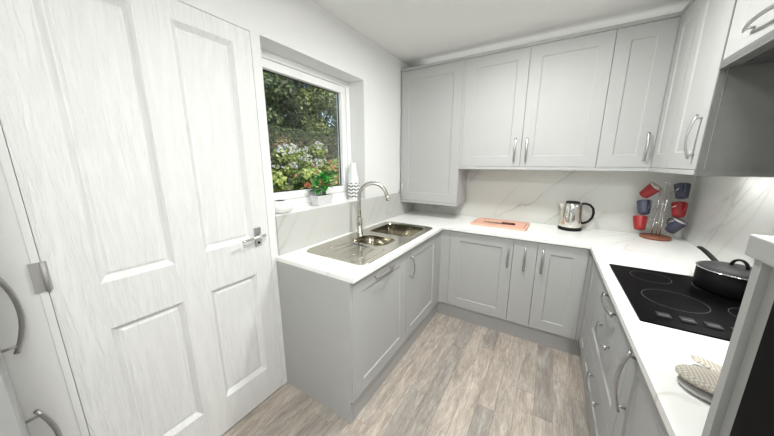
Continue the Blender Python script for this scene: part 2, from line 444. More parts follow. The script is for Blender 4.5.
for zc in (.30, 1.097, 1.86):
    h = MB(); h.box(.0030, .006, -.840, -.815, zc - .05, zc + .05); h.box(.0005, .004, -.812, -.802, zc - .05, zc + .05)
    h.lathe([(.0060, -.05), (.0060, .05)], (.009, -.8125, zc), 14)
    h.build('hinge', M['hinge'], door)
# lever handle on its back plate
hp = MB(); hp.prism([(-.088, .998), (-.050, .998), (-.050, 1.106), (-.088, 1.106)], 0, .008)
hm = Matrix(((0, 0, 1), (1, 0, 0), (0, 1, 0)))
hp.v = [tuple(hm @ Vector(p)) for p in hp.v]
plate = hp.build('handle_plate', M['chrome'], door, bevel=.002)
hl = MB(); hl.tube([(.008, -.066, 1.062), (.05, -.066, 1.062)], .009, 12)
hl.tube([(.046, -.052, 1.062), (.049, -.080, 1.062), (.050, -.125, 1.060), (.047, -.170, 1.056), (.043, -.182, 1.054)], [.010, .010, .0085, .0075, .006], 12)
hl.build('lever', M['mirror'], plate)
ky = MB(); ky.lathe([(.007, 0), (.007, .003)], (0, 0, 0), 16, M=hm.to_3x3().to_4x4()); ky.v = [(x + .008, y - .069, z + 1.018) for x, y, z in ky.v]
ky.build('keyhole', M['blackplastic'], plate)

# window in the left wall
win = thing('window_1', 'white framed window onto the garden above the sink', 'window', (0, 0, WZ0), kind='structure')
def frame_ring(x0, x1, y0, y1, z0, z1, w):
    return MB().box(x0, x1, y0, y1, z0, z0 + w).box(x0, x1, y0, y1, z1 - w, z1).box(x0, x1, y0, y0 + w, z0 + w, z1 - w).box(x0, x1, y1 - w, y1, z0 + w, z1 - w)
FZ0, FZ1 = 0.024, WZ1 - WZ0
frame_ring(-.235, -.150, WY0, WY1, FZ0, FZ1, .042).build('window_frame', M['white'], win, bevel=.003)
sash = frame_ring(-.215, -.158, WY0 + .044, WY1 - .044, FZ0 + .044, FZ1 - .044, .052).build('window_sash', M['white'], win, bevel=.005)
frame_ring(-.198, -.190, WY0 + .0965, WY1 - .0965, FZ0 + .0965, FZ1 - .0965, .0045).build('glazing_gasket', M['blackplastic'], sash)
MB().box(-.197, -.191, WY0 + .100, WY1 - .100, FZ0 + .100, FZ1 - .100).build('window_pane', M['glass'], sash)
MB().box(-.235, .0, WY0 + .001, WY1 - .001, 0, FZ0 - .022).build('window_sill', M['white'], win, bevel=.0008)
MB().box(-.235, -.140, WY0 + .001, WY1 - .001, .002, FZ0).build('sill_rail', M['white'], win)
MB().box(-.30, -.235, WY0 - .02, WY1 + .02, -.02, .02).build('outer_sill', M['white'], win)

# two flush ceiling fittings
for (lx, ly), pw in LAMPS:
    t = thing('ceiling_lamp', 'round white flush ceiling lamp ' + ('between the sink and the cooker hood' if ly > -2 else 'near the tall fridge housing'), 'lamp', (lx, ly, HC), group='flush ceiling lamps')
    MB().lathe([(.17, 0), (.17, -.03), (.16, -.038), (.148, -.038), (.148, -.02)], n=40).build('lamp_housing', M['lamp_ring'], t)
    MB().lathe([(.0, -.030), (.147, -.030), (.147, -.022), (0, -.022)], n=40).build('diffuser', M['diffuser'], t)
    ld = bpy.data.lights.new('lamp_light', 'AREA'); ld.shape = 'DISK'; ld.size = .26; ld.energy = pw; ld.color = LAMP_COL
    lo = bpy.data.objects.new('lamp_light', ld); COL.objects.link(lo); lo.parent = t; lo.location = (0, 0, -.045)

# ------------------------------------------------------------------ worktop, splashbacks, plinths
ZT, TH = .900, .024
XL, YB, XR = .605, -.608, 1.662          # front edges of the three runs
YLE, YRE = -1.892, -2.205                # ends of the left and right run
SX0, SX1, SY0, SY1 = .085, .528, -1.712, -.712      # sink cut-out
w = MB()
z0, z1 = ZT - TH, ZT
w.box(0.0, SX0, YLE, YB, z0, z1); w.box(SX1, XL, YLE, YB, z0, z1); w.box(SX0, SX1, YLE, SY0, z0, z1); w.box(SX0, SX1, SY1, YB, z0, z1)
w.box(0, W, YB, 0, z0, z1); w.box(XR, W, YRE, YB, z0, z1)
wt = w.build('worktop', M['worktop'])
tag(wt, 'white marble-effect U-shaped worktop around the kitchen', 'worktop')

def slab(side, label, *a):
    return tag(MB().box(*a).build('splashback', M['marble_' + side]), label, 'splashback')
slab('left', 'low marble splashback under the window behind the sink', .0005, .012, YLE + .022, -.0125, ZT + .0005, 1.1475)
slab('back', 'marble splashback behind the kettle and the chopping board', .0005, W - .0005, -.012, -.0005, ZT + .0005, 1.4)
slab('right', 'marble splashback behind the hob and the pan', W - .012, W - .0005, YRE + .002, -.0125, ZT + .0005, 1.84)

ZP = .148
def plinth(label, *a):
    return tag(MB().box(*a).build('plinth', M['plinth']), label, 'plinth')
PXL, PYB, PXR = .560, -.545, 1.716
plinth('grey kickboard under the sink cabinets', PXL - .018, PXL, -1.870, PYB, .0005, ZP)
plinth('grey kickboard under the cabinets below the kettle', PXL, PXR, PYB, PYB + .018, .0005, ZP)
plinth('grey kickboard under the drawers below the hob', PXR, PXR + .018, -2.205, PYB, .0005, ZP)

# ------------------------------------------------------------------ cabinets
def shaker_mesh(w_, h_, fr=.082, th=.020, bev=.007, dep=.0065):
    m = MB()
    if fr is None:
        m.box(0, w_, 0, th, 0, h_); return m
    A = [(0, 0), (w_, 0), (w_, h_), (0, h_)]
    B = [(fr, fr), (w_ - fr, fr), (w_ - fr, h_ - fr), (fr, h_ - fr)]
    g = fr + bev
    Cc = [(g, g), (w_ - g, g), (w_ - g, h_ - g), (g, h_ - g)]
    v = [(x, 0, z) for x, z in A] + [(x, 0, z) for x, z in B] + [(x, dep, z) for x, z in Cc] + [(x, th, z) for x, z in A]
    f_ = [(k, (k + 1) % 4, 4 + (k + 1) % 4, 4 + k) for k in range(4)]
    f_ += [(4 + k, 4 + (k + 1) % 4, 8 + (k + 1) % 4, 8 + k) for k in range(4)]
    f_ += [(8, 9, 10, 11), (15, 14, 13, 12)]
    f_ += [(k, 12 + k, 12 + (k + 1) % 4, (k + 1) % 4) for k in range(4)]
    return m.add(v, f_)

handle_cache = {}
def handle_mesh(L):
    """bow handle along local z, centred, standing off towards -y"""
    if L in handle_cache: return handle_cache[L]
    m = MB(); n = 14; pts = []
    for i in range(n + 1):
        t = -1 + 2 * i / n
        pts.append((0, -(.018 + .020 * (1 - t * t)), t * L / 2))
    m.tube(pts, 0, 10, flat=(.0075, .0050), up=(1, 0, 0))
    for s in (-1, 1):
        zz = s * L / 2 * .84
        m.tube([(0, 0, zz), (0, -.0245, zz)], .0045, 10)
    handle_cache[L] = m.mesh('handle'); return handle_cache[L]

def cabinet(name, label, loc, rz, w_, depth, h_, fronts, body='cabin', top=True, cat='cabinet', hbody=None):
    """origin: bottom corner of the front face; local x along the front, local -y outwards, z up"""
    t = thing(name, label, cat, loc, rz)
    g = .018; y0 = .0215
    h_ = hbody or h_
    c = MB()
    c.box(.0005, g, y0, depth, 0, h_); c.box(w_ - g, w_ - .0005, y0, depth, 0, h_); c.box(g, w_ - g, y0, depth, 0, g)
    c.box(g, w_ - g, depth - .008, depth, g, h_)
    if top: c.box(g, w_ - g, y0, depth - .008, h_ - g, h_)
    c.build('body', M[body], t)
    for fr in fronts:
        u0, u1, v0, v1, style = fr[:5]
        kind = fr[6] if len(fr) > 6 else 'door'
        gp = .0015
        m = shaker_mesh(u1 - u0 - 2 * gp, v1 - v0 - 2 * gp, {'shaker': .082, 'slab': None, 'narrow': .065}[style])
        d = m.build(kind, M['cab'], t, (u0 + gp, 0, v0 + gp))
        hd = fr[5] if len(fr) > 5 else None
        if hd:
            o_, a, c_, L = hd      # orientation, centre u, centre v, length
            link('handle', handle_mesh(L), M['chrome'], d, (a - u0 - gp, 0, c_ - v0 - gp), (0, 0, 0) if o_ == 'v' else (0, PI / 2, 0))
    return t

ZD0, ZD1 = .148, .868
HB = ZT - TH - .001 - ZP       # carcass height
FXL, FYB, FXR = .580, -.585, 1.690
R90, L90 = PI / 2, -PI / 2

# left run: faces +x  (local x -> +y)
ep = MB().box(.0015, FXL - .004, -1.890, -1.872, 0.0005, ZT - TH - .001)
ep = MB().prism([(.0015, -1.890), (PXL, -1.890), (PXL, -1.872), (.0015, -1.872)], .0005, ZP).prism([(.0015, -1.890), (FXL, -1.890), (FXL, -1.872), (.0015, -1.872)], ZP, ZT - TH - .001)
tag(ep.build('end_panel', M['cab']), 'plain grey end panel beside the white door', 'panel')
cabinet('dishwasher_cabinet', 'grey base cabinet with a horizontal handle under the sink drainer', (FXL, -1.8715, ZP), R90, .596, .56, HB,
        [(0, .596, 0, ZD1 - ZP, 'shaker', ('h', .29, .675, .20))], top=False, hbody=.57)
cabinet('sink_cabinet', 'grey base cabinet with an upright handle under the main sink bowl', (FXL, -1.2745, ZP), R90, .598, .56, HB,
        [(0, .598, 0, ZD1 - ZP, 'shaker', ('v', .058, .575, .17))], top=False, hbody=.57)
cp = MB().box(FXL - .02, FXL, -.6755, FYB + .02, ZP + .0005, ZT - TH - .001).box(FXL, .664, FYB, FYB + .02, ZP + .0005, ZT - TH - .001)
tag(cp.build('corner_post', M['cab']), 'grey corner post between the sink cabinet and the kettle run', 'panel')
# back run: faces -y
cabinet('base_cabinet', 'wide grey base cabinet below the chopping board', (.665, FYB, ZP), 0, .518, .565, HB,
        [(0, .518, 0, ZD1 - ZP, 'shaker', ('v', .487, .575, .19))])
cabinet('pullout_cabinet', 'narrow plain grey pull-out between two panelled doors', (1.1835, FYB, ZP), 0, .167, .565, HB,
        [(0, .167, 0, ZD1 - ZP, 'slab', ('v', .088, .575, .19))])
cabinet('base_cabinet', 'grey base cabinet below the kettle beside the inner corner', (1.351, FYB, ZP), 0, .316, .565, HB,
        [(0, .316, 0, ZD1 - ZP, 'shaker', ('v', .040, .575, .19))])
# right run: faces -x (local x -> -y)
cp = MB().box(1.6675, FXR + .02, FYB, FYB + .02, ZP + .0005, ZT - TH - .001)
tag(cp.build('corner_post', M['cab']), 'thin grey corner post between the kettle run and the hob run', 'panel')
cabinet('base_cabinet', 'slim grey corner cabinet without handle beside the hob drawers', (FXR, -.5855, ZP), L90, .277, .57, HB,
        [(0, .277, 0, ZD1 - ZP, 'narrow')])
cabinet('drawer_cabinet', 'grey drawer cabinet with three bow-handled drawers below the hob', (FXR, -.863, ZP), L90, .802, .57, HB,
        [(0, .802, 0, .242, 'narrow', ('h', .44, .180, .24), 'drawer'),
         (0, .802, .242, .552, 'shaker', ('h', .44, .488, .24), 'drawer'),
         (0, .802, .552, ZD1 - ZP, 'slab', ('h', .44, .655, .24), 'drawer')], top=False)
cabinet('base_cabinet', 'grey base cabinet with an upright bow handle below the oven mitt', (FXR, -1.6655, ZP), L90, .538, .57, HB,
        [(0, .538, 0, ZD1 - ZP, 'shaker', ('v', .075, .570, .24))])

# mid-height housing with a black oven at the end of the right run
hs = thing('oven_housing', 'light grey mid-height housing with overhanging top at the end of the worktop', 'cabinet', (1.66, -2.21, 0))
HH = 1.319
m = MB(); m.box(0, .622, -.018, 0, .0005, HH); m.box(0, .622, -.60, -.582, .0005, HH); m.box(.604, .622, -.582, -.018, .15, HH)
m.box(.012, .604, -.582, -.018, .15, .168); m.box(.06, .078, -.582, -.018, .0005, .15)
m.build('body', M['cab'], hs)
m = MB(); m.box(.010, .03, -.049, -.018, .15, HH); m.box(.010, .03, -.582, -.551, .15, HH); m.build('front_frame', M['cab'], hs)
MB().box(-.006, .622, -.615, .014, HH + .0005, 1.353).build('top_panel', M['cab'], hs, bevel=.002)
ov = thing('oven', 'tall black glass appliance front built into the grey housing', 'oven', (1.66, -2.21, .172))
MB().box(.014, .55, -.550, -.0505, 0, 1.14).build('body', M['blackplastic'], ov)
MB().box(-.004, .0135, -.535, -.066, .02, 1.12).build('oven_door', M['charcoal'], ov, bevel=.002)
MB().box(-.0045, .0, -.44, -.16, 1.135, 1.138).build('trim_line', M['pad'], ov)

# tall fridge housing at the near left, facing the back wall
th_ = cabinet('fridge_housing', 'tall grey cabinet with two bow handles beside the white door', (.606, -2.852, .15), PI, .604, .62, 2.19,
              [(0, .604, 0, .632, 'shaker', ('v', .552, .400, .26)), (0, .604, .632, 2.19, 'shaker', ('v', .552, .874, .26))], body='plinthdark')
for d_ in th_.children:
    for h_ in d_.children: h_.scale = (1.2, 1.35, 1.0)
MB().box(.01, .594, .05, .07, -.1495, 0).build('plinth', M['plinth'], th_)

tag(MB().box(.6065, .6245, -3.472, -2.850, .0005, 2.34).build('end_panel', M['plinthdark']), 'darker grey end panel on the side of the tall fridge housing', 'panel')  # added panel covering the brightly lit door edge, shade put into its colour

# ------------------------------------------------------------------ wall cabinets
FYW, FXW = -.3375, W - .3375
ZW0, ZW1 = 1.430, 2.338
DWL = .323
cabinet('boiler_cabinet', 'tall grey wall cabinet reaching lower than its neighbours beside the window', (.0128, FYW, 1.072), 0, .6172, DWL, ZW1 - 1.072,
        [(0, .6172, 0, ZW1 - 1.072, 'shaker', ('v', .030, .105, .15))], body='cab')
tag(MB().box(.6305, .651, FYW, FYW + .10, ZW0, ZW1).build('filler_strip', M['cab']), 'narrow grey filler strip beside the tall wall cabinet', 'panel')
cabinet('wall_cabinet', 'grey double wall cabinet with paired handles above the chopping board', (.6515, FYW, ZW0), 0, .998, DWL, ZW1 - ZW0,
        [(0, .492, 0, ZW1 - ZW0, 'shaker', ('v', .447, .137, .185)), (.492, .998, 0, ZW1 - ZW0, 'shaker', ('v', .532, .137, .185))], body='wall')
# L-shaped corner wall cabinet with two leaves
cw = thing('corner_wall_cabinet', 'L-shaped grey corner wall cabinet above the mug tree', 'cabinet', (1.650, FYW, ZW0))
cx = FXW - 1.650
H = ZW1 - ZW0
LP = [(.0005, .0215), (cx + .0215, .0215), (cx + .0215, -.293), (W - .014 - 1.650, -.293), (W - .014 - 1.650, DWL), (.0005, DWL)]
MB().prism(LP, 0, H).build('body', M['wall'], cw)
d = shaker_mesh(cx - .003, H - .003).build('door', M['cab'], cw, (.0015, 0, .0015))
link('handle', handle_mesh(.185), M['chrome'], d, (.252, 0, .135))
d = shaker_mesh(.290, H - .003).build('door', M['cab'], cw, (cx, -.0015, .0015), (0, 0, L90))
cabinet('wall_cabinet', 'grey wall cabinet with an upright bow handle next to the cooker hood', (FXW, -.6315, ZW0), L90, .388, DWL, ZW1 - ZW0,
        [(0, .388, 0, ZW1 - ZW0, 'shaker', ('v', .335, .150, .20))])
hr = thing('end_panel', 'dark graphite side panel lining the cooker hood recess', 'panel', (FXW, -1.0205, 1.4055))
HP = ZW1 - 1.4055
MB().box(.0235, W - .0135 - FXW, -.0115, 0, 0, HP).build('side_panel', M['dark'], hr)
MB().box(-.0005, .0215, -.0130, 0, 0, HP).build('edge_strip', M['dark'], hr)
MB().box(.0215, .0235, -.0118, 0, .025, HP).build('edge_bead', M['cab'], hr)  # lighter strip stands in for light reflected in the panel gap
cabinet('bridging_cabinet', 'grey bridging cabinet with a horizontal bow handle above the cooker hood', (FXW, -1.0345, 1.885), L90, .600, DWL, ZW1 - 1.885,
        [(0, .600, 0, ZW1 - 1.885, 'shaker', ('h', .300, .055, .26))])
# cooker hood under the bridging cabinet
hd = thing('cooker_hood', 'dark grey built-in cooker hood under the bridging cabinet', 'cooker hood', (FXW, -1.0355, 1.85))
MB().box(.004, .31, -.598, -.001, .006, .0345).build('hood_body', M['dark'], hd)
MB().box(-.006, .014, -.598, -.001, 0, .0335).build('front_lip', M['dark'], hd)
MB().box(.05, .29, -.56, -.04, .002, .006).build('grease_filter', M['filter'], hd)
MB().box(-.0065, -.0055, -.598, -.001, .012, .014).build('trim_line', M['chrome'], hd)
for yy in (-.12, -.48):
    lp = MB().lathe([(.0, -.002), (.022, -.002), (.022, .003), (0, .003)], (.16, yy, .000), 20).build('hood_lamp', M['diffuser'], hd)
# far wall cabinet beyond the hood recess
cabinet('wall_cabinet', 'grey wall cabinet past the cooker hood over the oven mitt', (FXW, -1.637, ZW0), L90, .50, DWL, ZW1 - ZW0,
        [(0, .50, 0, ZW1 - ZW0, 'shaker', ('v', .055, .150, .20))])

# slim lamps fixed to the cabinets: one under the cabinet beside the hood, one strip on top of the back row
def strip_lamp(label, loc, size, watts, up):
    t = thing('led_strip', label, 'lamp', loc)
    sx, sy = size; h_ = .010
    MB().box(-sx / 2, sx / 2, -sy / 2, sy / 2, 0, h_).build('lamp_housing', M['lamp_ring'], t)
    z = h_ + .0015 if up else -.0015
    MB().box(-sx / 2 + .003, sx / 2 - .003, -sy / 2 + .003, sy / 2 - .003, min(z, z - .001), max(z - .0005, z)).build('diffuser', M['stripdiffuser'], t)
    ld = bpy.data.lights.new('strip_light', 'AREA'); ld.shape = 'RECTANGLE'; ld.size = sx; ld.size_y = sy; ld.energy = watts; ld.color = LAMP_COL
    lo = bpy.data.objects.new('strip_light', ld); COL.objects.link(lo); lo.parent = t; lo.location = (0, 0, z + (.003 if up else -.003)); lo.rotation_euler = (PI if up else 0, 0, 0)
strip_lamp('slim lamp under the wall cabinet beside the cooker hood', (W - .10, -.80, ZW0 - .0105), (.03, .40), .62, False)
strip_lamp('slim lamp strip lying on top of the wall cabinets', (1.10, -.17, ZW1 + .0005), (1.9, .10), .16, True)

# cornice and pelmet strips
c = MB(); zc0, zc1 = ZW1 + .001, 2.360
c.prism([(.002, FYW - .004), (FXW - .004, FYW - .004), (FXW - .004, -2.14), (FXW + .04, -2.14), (FXW + .04, FYW + .04), (.002, FYW + .04)], zc0, zc1)
tag(c.build('cornice', M['cab']), 'grey cornice strip along the tops of the wall cabinets', 'trim')
p = MB(); zp0, zp1 = 1.405, ZW0 - .0015
p.prism([(.632, FYW - .003), (FXW - .003, FYW - .003), (FXW - .003, -1.020), (FXW + .016, -1.020), (FXW + .016, FYW + .016), (.632, FYW + .016)], zp0, zp1)
tag(p.build('pelmet', M['cab']), 'grey light pelmet under the wall cabinets above the splashback', 'trim')
p = MB(); p.prism([(.0128, FYW - .004), (.634, FYW - .004), (.634, -.0135), (.0128, -.0135)], 1.050, 1.0705)
tag(p.build('pelmet', M['cab']), 'grey base board under the tall wall cabinet', 'trim')
p = MB(); p.box(FXW - .003, W - .0135, -1.038, -1.0205 - .0140, 1.402, 1.428)
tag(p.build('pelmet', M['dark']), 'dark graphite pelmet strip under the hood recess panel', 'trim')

# ------------------------------------------------------------------ sink and tap
sk = thing('sink', 'steel one-and-a-half bowl sink with drainer set in the worktop', 'sink', (0, 0, ZT))
ox0, ox1, oy0, oy1 = .058, .556, -1.737, -.684
mb = (.112, .500, -1.095, -.735, .055)          # main bowl
hb = (.165, .455, -1.400, -1.165, .075)         # half bowl
dr = (.10, .512, -1.690, -1.43, .03)            # drainer
def loop_interp(outer, inner, za, zb_, m, smooth=True):
    n = len(outer); m.add([(x, y, za) for x, y in outer] + [(x, y, zb_) for x, y in inner],
                          [(i, (i + 1) % n, n + (i + 1) % n, n + i) for i in range(n)], smooth)
# deck: a plate with two bowl openings, filled by triangulation
def deck():
    bm = bmesh.new()
    def ring(P, z): 
        v = [bm.verts.new((x, y, z)) for x, y in P]
        return v, [bm.edges.new((v[i], v[(i + 1) % len(v)])) for i in range(len(v))]
    edges = []
    for P in (rrect(ox0 + .008, ox1 - .008, oy0 + .008, oy1 - .008, .06, 8), rrect(*mb[:4], mb[4], 8), rrect(*hb[:4], hb[4], 8), rrect(*dr, 8)):
        edges += ring(P, .0025)[1]
    bmesh.ops.triangle_fill(bm, use_beauty=True, edges=edges)
    me = bpy.data.meshes.new('deck'); 
    bmesh.ops.recalc_face_normals(bm, faces=bm.faces); bm.to_mesh(me); bm.free()
    return me
dk = link('deck', deck(), M['steel'], sk)
rm = MB()
P0 = rrect(ox0, ox1, oy0, oy1, .068, 8); P1 = rrect(ox0 + .004, ox1 - .004, oy0 + .004, oy1 - .004, .064, 8); P2 = rrect(ox0 + .008, ox1 - .008, oy0 + .008, oy1 - .008, .06, 8)
loop_interp(P0, P1, .0004, .0042, rm); loop_interp(P1, P2, .0042, .0025, rm)
rm.build('rim', M['steel'], sk)
def bowl(name, x0, x1, y0, y1, r, depth, slope):
    m = MB()
    rings = [(0, .0025, r), (.003, -.004, r), (slope * .7, -depth * .8, r * .95), (slope + .012, -depth * .96, r * .85), (slope + .035, -depth, r * .6)]
    L_ = [(rrect(x0 + i, x1 - i, y0 + i, y1 - i, rr, 8), z) for i, z, rr in rings]
    for (A, za), (B, zb_) in zip(L_[:-1], L_[1:]): loop_interp(A, B, za, zb_, m)
    n = len(L_[-1][0]); m.add([(x, y, L_[-1][1]) for x, y in L_[-1][0]], [tuple(range(n))])
    o_ = m.build(name, M['steel'], sk)
    cx_, cy_ = (x0 + x1) / 2, (y0 + y1) / 2
    MB().lathe([(.0, .003), (.022, .003), (.036, .0045), (.040, .001), (0, .001)], (cx_, cy_, -depth), 28).build('waste', M['mirror'], o_)
    return o_
bowl('main_bowl', *mb, .165, .012)
bowl('half_bowl', *hb, .095, .010)
m = MB(); A = rrect(*dr, 8); B = rrect(dr[0] + .012, dr[1] - .012, dr[2] + .012, dr[3] - .012, .022, 8)
loop_interp(A, B, .0025, -.002, m); n = len(B); m.add([(x, y, -.002) for x, y in B], [tuple(range(n))])
dn = m.build('drainer', M['steel'], sk)
for k in range(5):
    x = .15 + k * .077
    g = MB().tube([(x, dr[2] + .03, -.0020), (x + (.30 - x) * .12, (dr[2] + dr[3]) / 2, -.0016), (x + (.30 - x) * .25, dr[3] - .02, -.0014)], 0, 8, flat=(.0012, .0035), up=(0, 0, 1))
    g.build('drainer_ridge', M['steel'], dn)

tp = thing('tap', 'brushed steel swan-neck mixer tap behind the sink bowls', 'tap', (.100, -1.180, ZT + .0030), rad(30))
MB().lathe([(.0, 0), (.026, 0), (.026, .006), (.022, .01), (.022, .115), (.020, .122), (.0155, .126), (0, .126)], n=28).build('tap_body', M['tapsteel'], tp)
pts = [(0, 0, .12), (0, 0, .20), (0, 0, .29)]
for k in range(1, 13):
    a = PI - k * PI * .94 / 12
    pts.append((.110 + .110 * math.cos(a), 0, .29 + .112 * math.sin(a)))
e = Vector(pts[-1]); dv = (e - Vector(pts[-2])).normalized(); pts.append(tuple(e + dv * .035))
sp = MB().tube(pts, .0145, 14).build('spout', M['tapsteel'], tp)
e2 = Vector(pts[-1]); MB().tube([e2 - dv * .03, e2 + dv * .012], .0165, 14).build('aerator', M['tapsteel'], sp)
lv = MB().tube([(0, -.018, .078), (0, -.045, .080)], .013, 14); lv.tube([(0, -.040, .080), (.004, -.050, .115), (.006, -.056, .140)], [.006, .005, .004], 10)
lv.build('tap_lever', M['tapsteel'], tp)

# ------------------------------------------------------------------ hob, pan
hx0, hx1, hy0, hy1 = 1.710, 2.212, -1.620, -.983
hob = thing('hob', 'black glass hob set in the worktop with ringed zones', 'hob', (hx0, hy1, ZT))
MB().prism([(x - hx0, y - hy1) for x, y in rrect(hx0, hx1, hy0, hy1, .006, 3)], .0003, .006).build('glass_top', M['blackglass'], hob)
def ringmark(cx_, cy_, r):
    m = MB(); n = 64; t_ = .0016
    for k in range(n):
        a, b_ = 2 * PI * k / n, 2 * PI * (k + 1) / n
        m.add([(r * math.cos(a), r * math.sin(a), .00635), ((r - t_) * math.cos(a), (r - t_) * math.sin(a), .00635),
               ((r - t_) * math.cos(b_), (r - t_) * math.sin(b_), .00635), (r * math.cos(b_), r * math.sin(b_), .00635)], [(0, 1, 2, 3)])
    m.v = [(x + cx_ - hx0, y + cy_ - hy1, z) for x, y, z in m.v]
    return m.build('zone_ring', M['ringmark'], hob)
ringmark(1.852, -1.105, .075); ringmark(1.866, -1.363, .098); ringmark(2.09, -1.13, .098); ringmark(2.085, -1.385, .075)
for k in range(4):
    x = 1.790 + .0625 * k
    pd = MB().prism([(a - hx0, c_ - hy1) for a, c_ in rrect(x - .019, x + .019, -1.560, -1.524, .004, 3)], .0062, .0105).build('control_pad', M['pad'], hob)
    MB().box(x - .014 - hx0, x + .014 - hx0, -1.548 - hy1, -1.543 - hy1, .0106, .0112).build('pad_mark', M['ringmark'], pd)

PC = (2.108, -1.135)
pan = thing('saucepan', 'black lidded pan with a long handle on the hob', 'pan', (PC[0], PC[1], ZT + .0072))
R = .118
MB().lathe([(0, 0), (R - .012, 0), (R - .003, .006), (R, .018), (R, .096), (R - .003, .096), (R - .003, .02), (0, .02)], n=56).build('pan_body', M['charcoal'], pan)
MB().lathe([(R - .003, .0962), (R + .003, .0965), (R + .0035, .099), (R + .001, .101), (R - .004, .1005), (R - .003, .0962)], n=56).build('steel_rim', M['mirror'], pan)
lid = MB().lathe([(R - .004, .0995), (R - .004, .1015), (R * .8, .108), (R * .5, .114), (R * .2, .117), (0, .1175), (0, .1150), (R * .5, .1115), (R * .8, .1055), (R - .006, .0995)], n=56).build('lid', M['lidglass'], pan)
pts = []
for k in range(13):
    a = PI * k / 12; pts.append((.027 * math.cos(a) * .55, -.027 * math.cos(a) * .83, .115 + .032 * math.sin(a)))
MB().tube(pts, 0, 12, flat=(.008, .005), up=(.83, .55, 0)).build('lid_grip', M['blackplastic'], lid)
hd_ = MB().tube([(-.010, R - .004, .082), (-.012, R + .03, .090), (-.018, R + .075, .105), (-.024, R + .125, .118), (-.027, R + .165, .122)], 0, 12, flat=(.012, .007), up=(1, 0, 0))
hd_.build('handle', M['blackplastic'], pan)
MB().box(-.024, .004, R - .001, R + .004, .060, .088).build('handle_bracket', M['mirror'], pan)

# ------------------------------------------------------------------ oven mitt
mt = thing('oven_mitt', 'cream woven oven mitt lying on the worktop beside the hob', 'oven mitt', (1.712, -1.918, ZT + .001), rad(-14))
def mitt_shape(z0, hz):
    m = MB()
    def pod(path):
        V = []; F = []; n = 20
        for x, y, r in path:
            for k in range(n):
                a = 2 * PI * k / n; V.append((x, y + r * math.cos(a), z0 + hz + hz * (math.sin(a)) * min(1, r / .05)))
        for i in range(len(path) - 1):
            for k in range(n): F.append((i * n + k, i * n + (k + 1) % n, (i + 1) * n + (k + 1) % n, (i + 1) * n + k))
        F.append(tuple(range(n))[::-1]); F.append(tuple(range((len(path) - 1) * n, len(path) * n)))
        m.add(V, F, True)
    pod([(.001, 0, .008), (.006, 0, .020), (.016, 0, .033), (.035, 0, .045), (.065, 0, .053), (.11, 0, .058), (.16, .002, .058), (.20, .004, .058), (.255, .004, .062), (.29, .004, .064)])
    pod([(.032, .098, .006), (.036, .096, .013), (.046, .092, .020), (.07, .080, .025), (.10, .062, .028), (.13, .045, .030), (.16, .03, .03)])
    return m
mo = mitt_shape(.014, .014).build('mitt_top', M['mitt'], mt)
rmod = mo.modifiers.new('weld', 'REMESH'); rmod.mode = 'VOXEL'; rmod.voxel_size = .0035; rmod.use_smooth_shade = True
smo = mo.modifiers.new('soften', 'SMOOTH'); smo.iterations = 4
mo = mitt_shape(0, .008).build('mitt_underside', M['mittgrey'], mt, (.006, -.010, 0))
rmod = mo.modifiers.new('weld', 'REMESH'); rmod.mode = 'VOXEL'; rmod.voxel_size = .0035; rmod.use_smooth_shade = True

# ------------------------------------------------------------------ kettle
kt = thing('kettle', 'polished steel jug kettle with a black handle by the splashback', 'kettle', (1.560, -.130, ZT + .0005))
MB().lathe([(0, 0), (.083, 0), (.085, .004), (.085, .018), (.080, .024), (0, .024)], n=44).build('power_base', M['blackplastic'], kt)
kb = MB().lathe([(0, .0245), (.079, .0245), (.080, .034), (.079, .08), (.075, .15), (.069, .205), (.066, .222), (.060, .229), (0, .229)], n=48).build('kettle_body', M['kettle'], kt)
MB().lathe([(0, .2295), (.052, .2295), (.053, .235), (.044, .242), (0, .244)], n=36).build('lid', M['blackplastic'], kt)
# spout: a folded lip on the left
m = MB(); m.add([(-.062, -.026, .222), (-.062, .026, .222), (-.098, 0, .224), (-.072, -.016, .165), (-.072, .016, .165), (-.0755, 0, .150)],
                [(0, 1, 2), (0, 2, 3), (1, 4, 2), (3, 2, 5), (2, 4, 5), (0, 3, 4, 1), (3, 5, 4)], False)
m.build('spout', M['kettle'], kt)
pts = [(.062, 0, .226), (.085, 0, .230), (.115, 0, .222), (.140, 0, .195), (.148, 0, .155), (.143, 0, .115), (.122, 0, .082), (.095, 0, .066), (.076, 0, .062)]
MB().tube(pts, 0, 14, flat=(.014, .0095), up=(0, 1, 0)).build('handle', M['blackplastic'], kt)
gz = MB()
n = 9
V = []; F = []
for j in range(9):
    z = .055 + .135 * j / 8; hw = .19 * math.sin(PI * (j + .6) / 9.2)
    rr = .0805 + (.0715 - .0805) * ((z - .04) / .165)
    for k in range(n):
        a = rad(-92) + hw * (k / (n - 1) * 2 - 1); V.append((math.cos(a) * rr, math.sin(a) * rr, z))
for j in range(8):
    for k in range(n - 1): F.append((j * n + k, j * n + k + 1, (j + 1) * n + k + 1, (j + 1) * n + k))
gz.add(V, F, True); gz.build('water_gauge', M['gauge'], kb)

